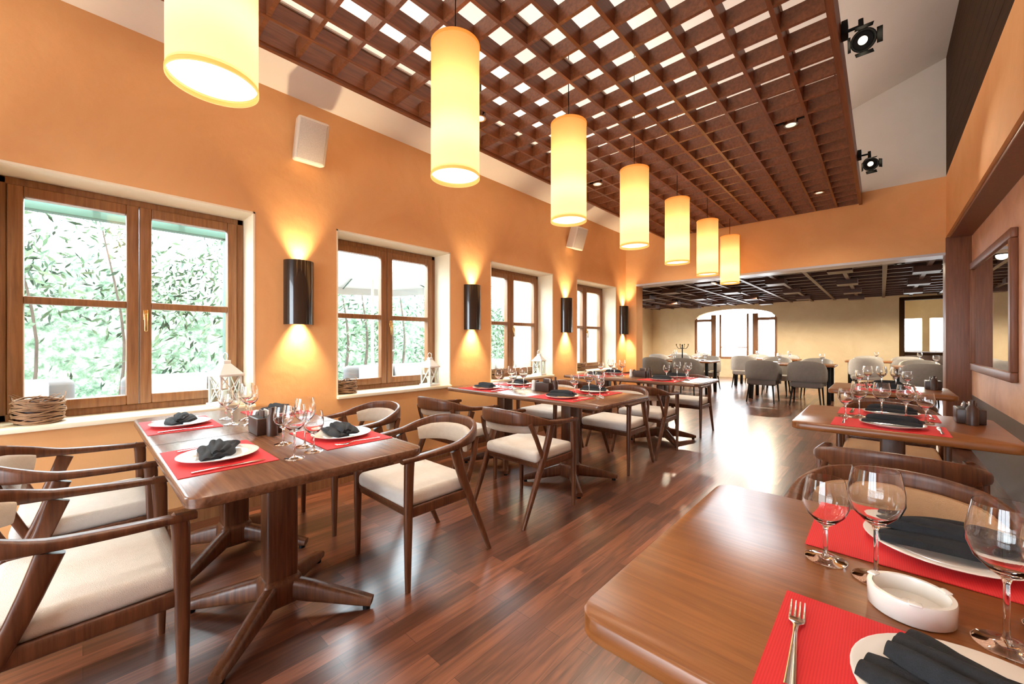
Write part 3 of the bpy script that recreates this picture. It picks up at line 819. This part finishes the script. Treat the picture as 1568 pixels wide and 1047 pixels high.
def hedge(b, x, y0, y1, ztop, seed, thick=1.4):
    ny=int((y1-y0)/.16); nz=26; vs=[]; fs=[]
    for i in range(ny+1):
        y=y0+(y1-y0)*i/ny
        top=ztop+0.95*mnoise.noise(Vector((y*.45,seed,0)))+.3*mnoise.noise(Vector((y*2.1,seed,3)))
        for j in range(nz+1):
            t=j/nz
            ang=PI*t
            px=x+thick*.5*math.cos(ang)
            z=GND+(top-GND)*max(0,math.sin(ang))**.35
            nn=.30*mnoise.noise(Vector((y*1.3,z*1.3,seed+px)))+.14*mnoise.noise(Vector((y*4,z*4,seed)))+.07*mnoise.noise(Vector((y*9,z*9,seed)))
            vs.append((px+nn,y+nn*.5,z+nn*.4*(1 if z>.2 else 0)))
    for i in range(ny):
        for j in range(nz):
            a=i*(nz+1)+j; fs.append((a,a+1,a+nz+2,a+nz+1))
    b.add(vs,fs,'hedge',True)
build('garden_hedge', lambda b: hedge(b,-13.5,-7,6.5,2.7,1.7))
build('garden_hedge', lambda b: hedge(b,-16.0,4,30,3.0,5.2))
def sofa(b):
    b.rbox((0,0,.15),(.8,1.9,.24),'cushion',.02)
    b.rbox((.05,0,.36),(.68,1.8,.16),'cushion',.05,4,smooth=True)
    b.rbox((-.32,0,.60),(.16,1.9,.6),'cushion',.06,4,smooth=True)
    for s in (-1,1): b.rbox((0.02,s*.88,.48),(.76,.14,.28),'cushion',.05,4,smooth=True)
    for s in (-1,0,1): b.rbox((-.18,s*.55,.68),(.12,.5,.46),'canvas',.05,4,smooth=True)
    for sx in (-1,1):
        for sy in (-1,1): b.box(sx*.34-.03,sx*.34+.03,sy*.88-.03,sy*.88+.03,0,.04,'greenpaint')
bl=MB(); sofa(bl); so=bl.mesh('outdoor_sofa')
for y in (-1.0,1.2,3.4,5.5): place('outdoor_sofa',so,(-5.1,y,GND),0)
def para(b):
    b.lathe([(0,0),(.25,0),(.25,.06),(.03,.07),(.025,2.7),(0,2.7)],'wplastic',n=16)
    n=8; vs=[(0,0,2.95)]; R=1.3
    for i in range(n): a=2*PI*i/n; vs.append((R*math.cos(a),R*math.sin(a),2.4))
    for i in range(n): a=2*PI*i/n; vs.append((R*math.cos(a),R*math.sin(a),2.25))
    fs=[(0,1+i,1+(i+1)%n) for i in range(n)]+[(1+i,9+i,9+(i+1)%n,1+(i+1)%n) for i in range(n)]
    b.add(vs,fs,'canvas')
    for i in range(n): a=2*PI*i/n; b.sweep([(0,0,2.90,.012,.012),(R*.98*math.cos(a),R*.98*math.sin(a),2.37,.01,.01)],'greenpaint',n=6,sub=1)
bl=MB(); para(bl); pa=bl.mesh('patio_parasol')
place('patio_parasol',pa,(-7.2,3.8,GND))
def f(b):
    for y in (-2.2,1.25): b.rbox((-6.15,y,1.25),(.07,.07,2.54),'postpaint',.01)
    b.rbox((-6.15,-.12,2.56),(.12,4.0,.12),'greenpaint',.01)
    for i in range(6): b.rbox((-5.9,-2.0+i*.7,2.66),(1.1,.06,.08),'wplastic',.01)
build('garden_pergola',f)

# ---------------------------------------------------------------- world / sun
w=bpy.data.worlds.new('sky'); scene.world=w; w.use_nodes=True
bg=w.node_tree.nodes['Background']; bg.inputs['Color'].default_value=(.82,.92,1,1); bg.inputs['Strength'].default_value=17.0
light('sun','SUN',(0,0,10),8.0,(1,.95,.88),rot=(0,math.radians(42),0),angle=.02)

# ---------------------------------------------------------------- camera
cd=bpy.data.cameras.new('camera'); cd.lens=14.0; cd.sensor_width=36; cd.clip_start=.02; cd.clip_end=200
cam=bpy.data.objects.new('camera',cd); cam.location=(0,0,1.2); cam.rotation_euler=(PI/2,0,math.radians(42.86)); col.objects.link(cam); scene.camera=cam
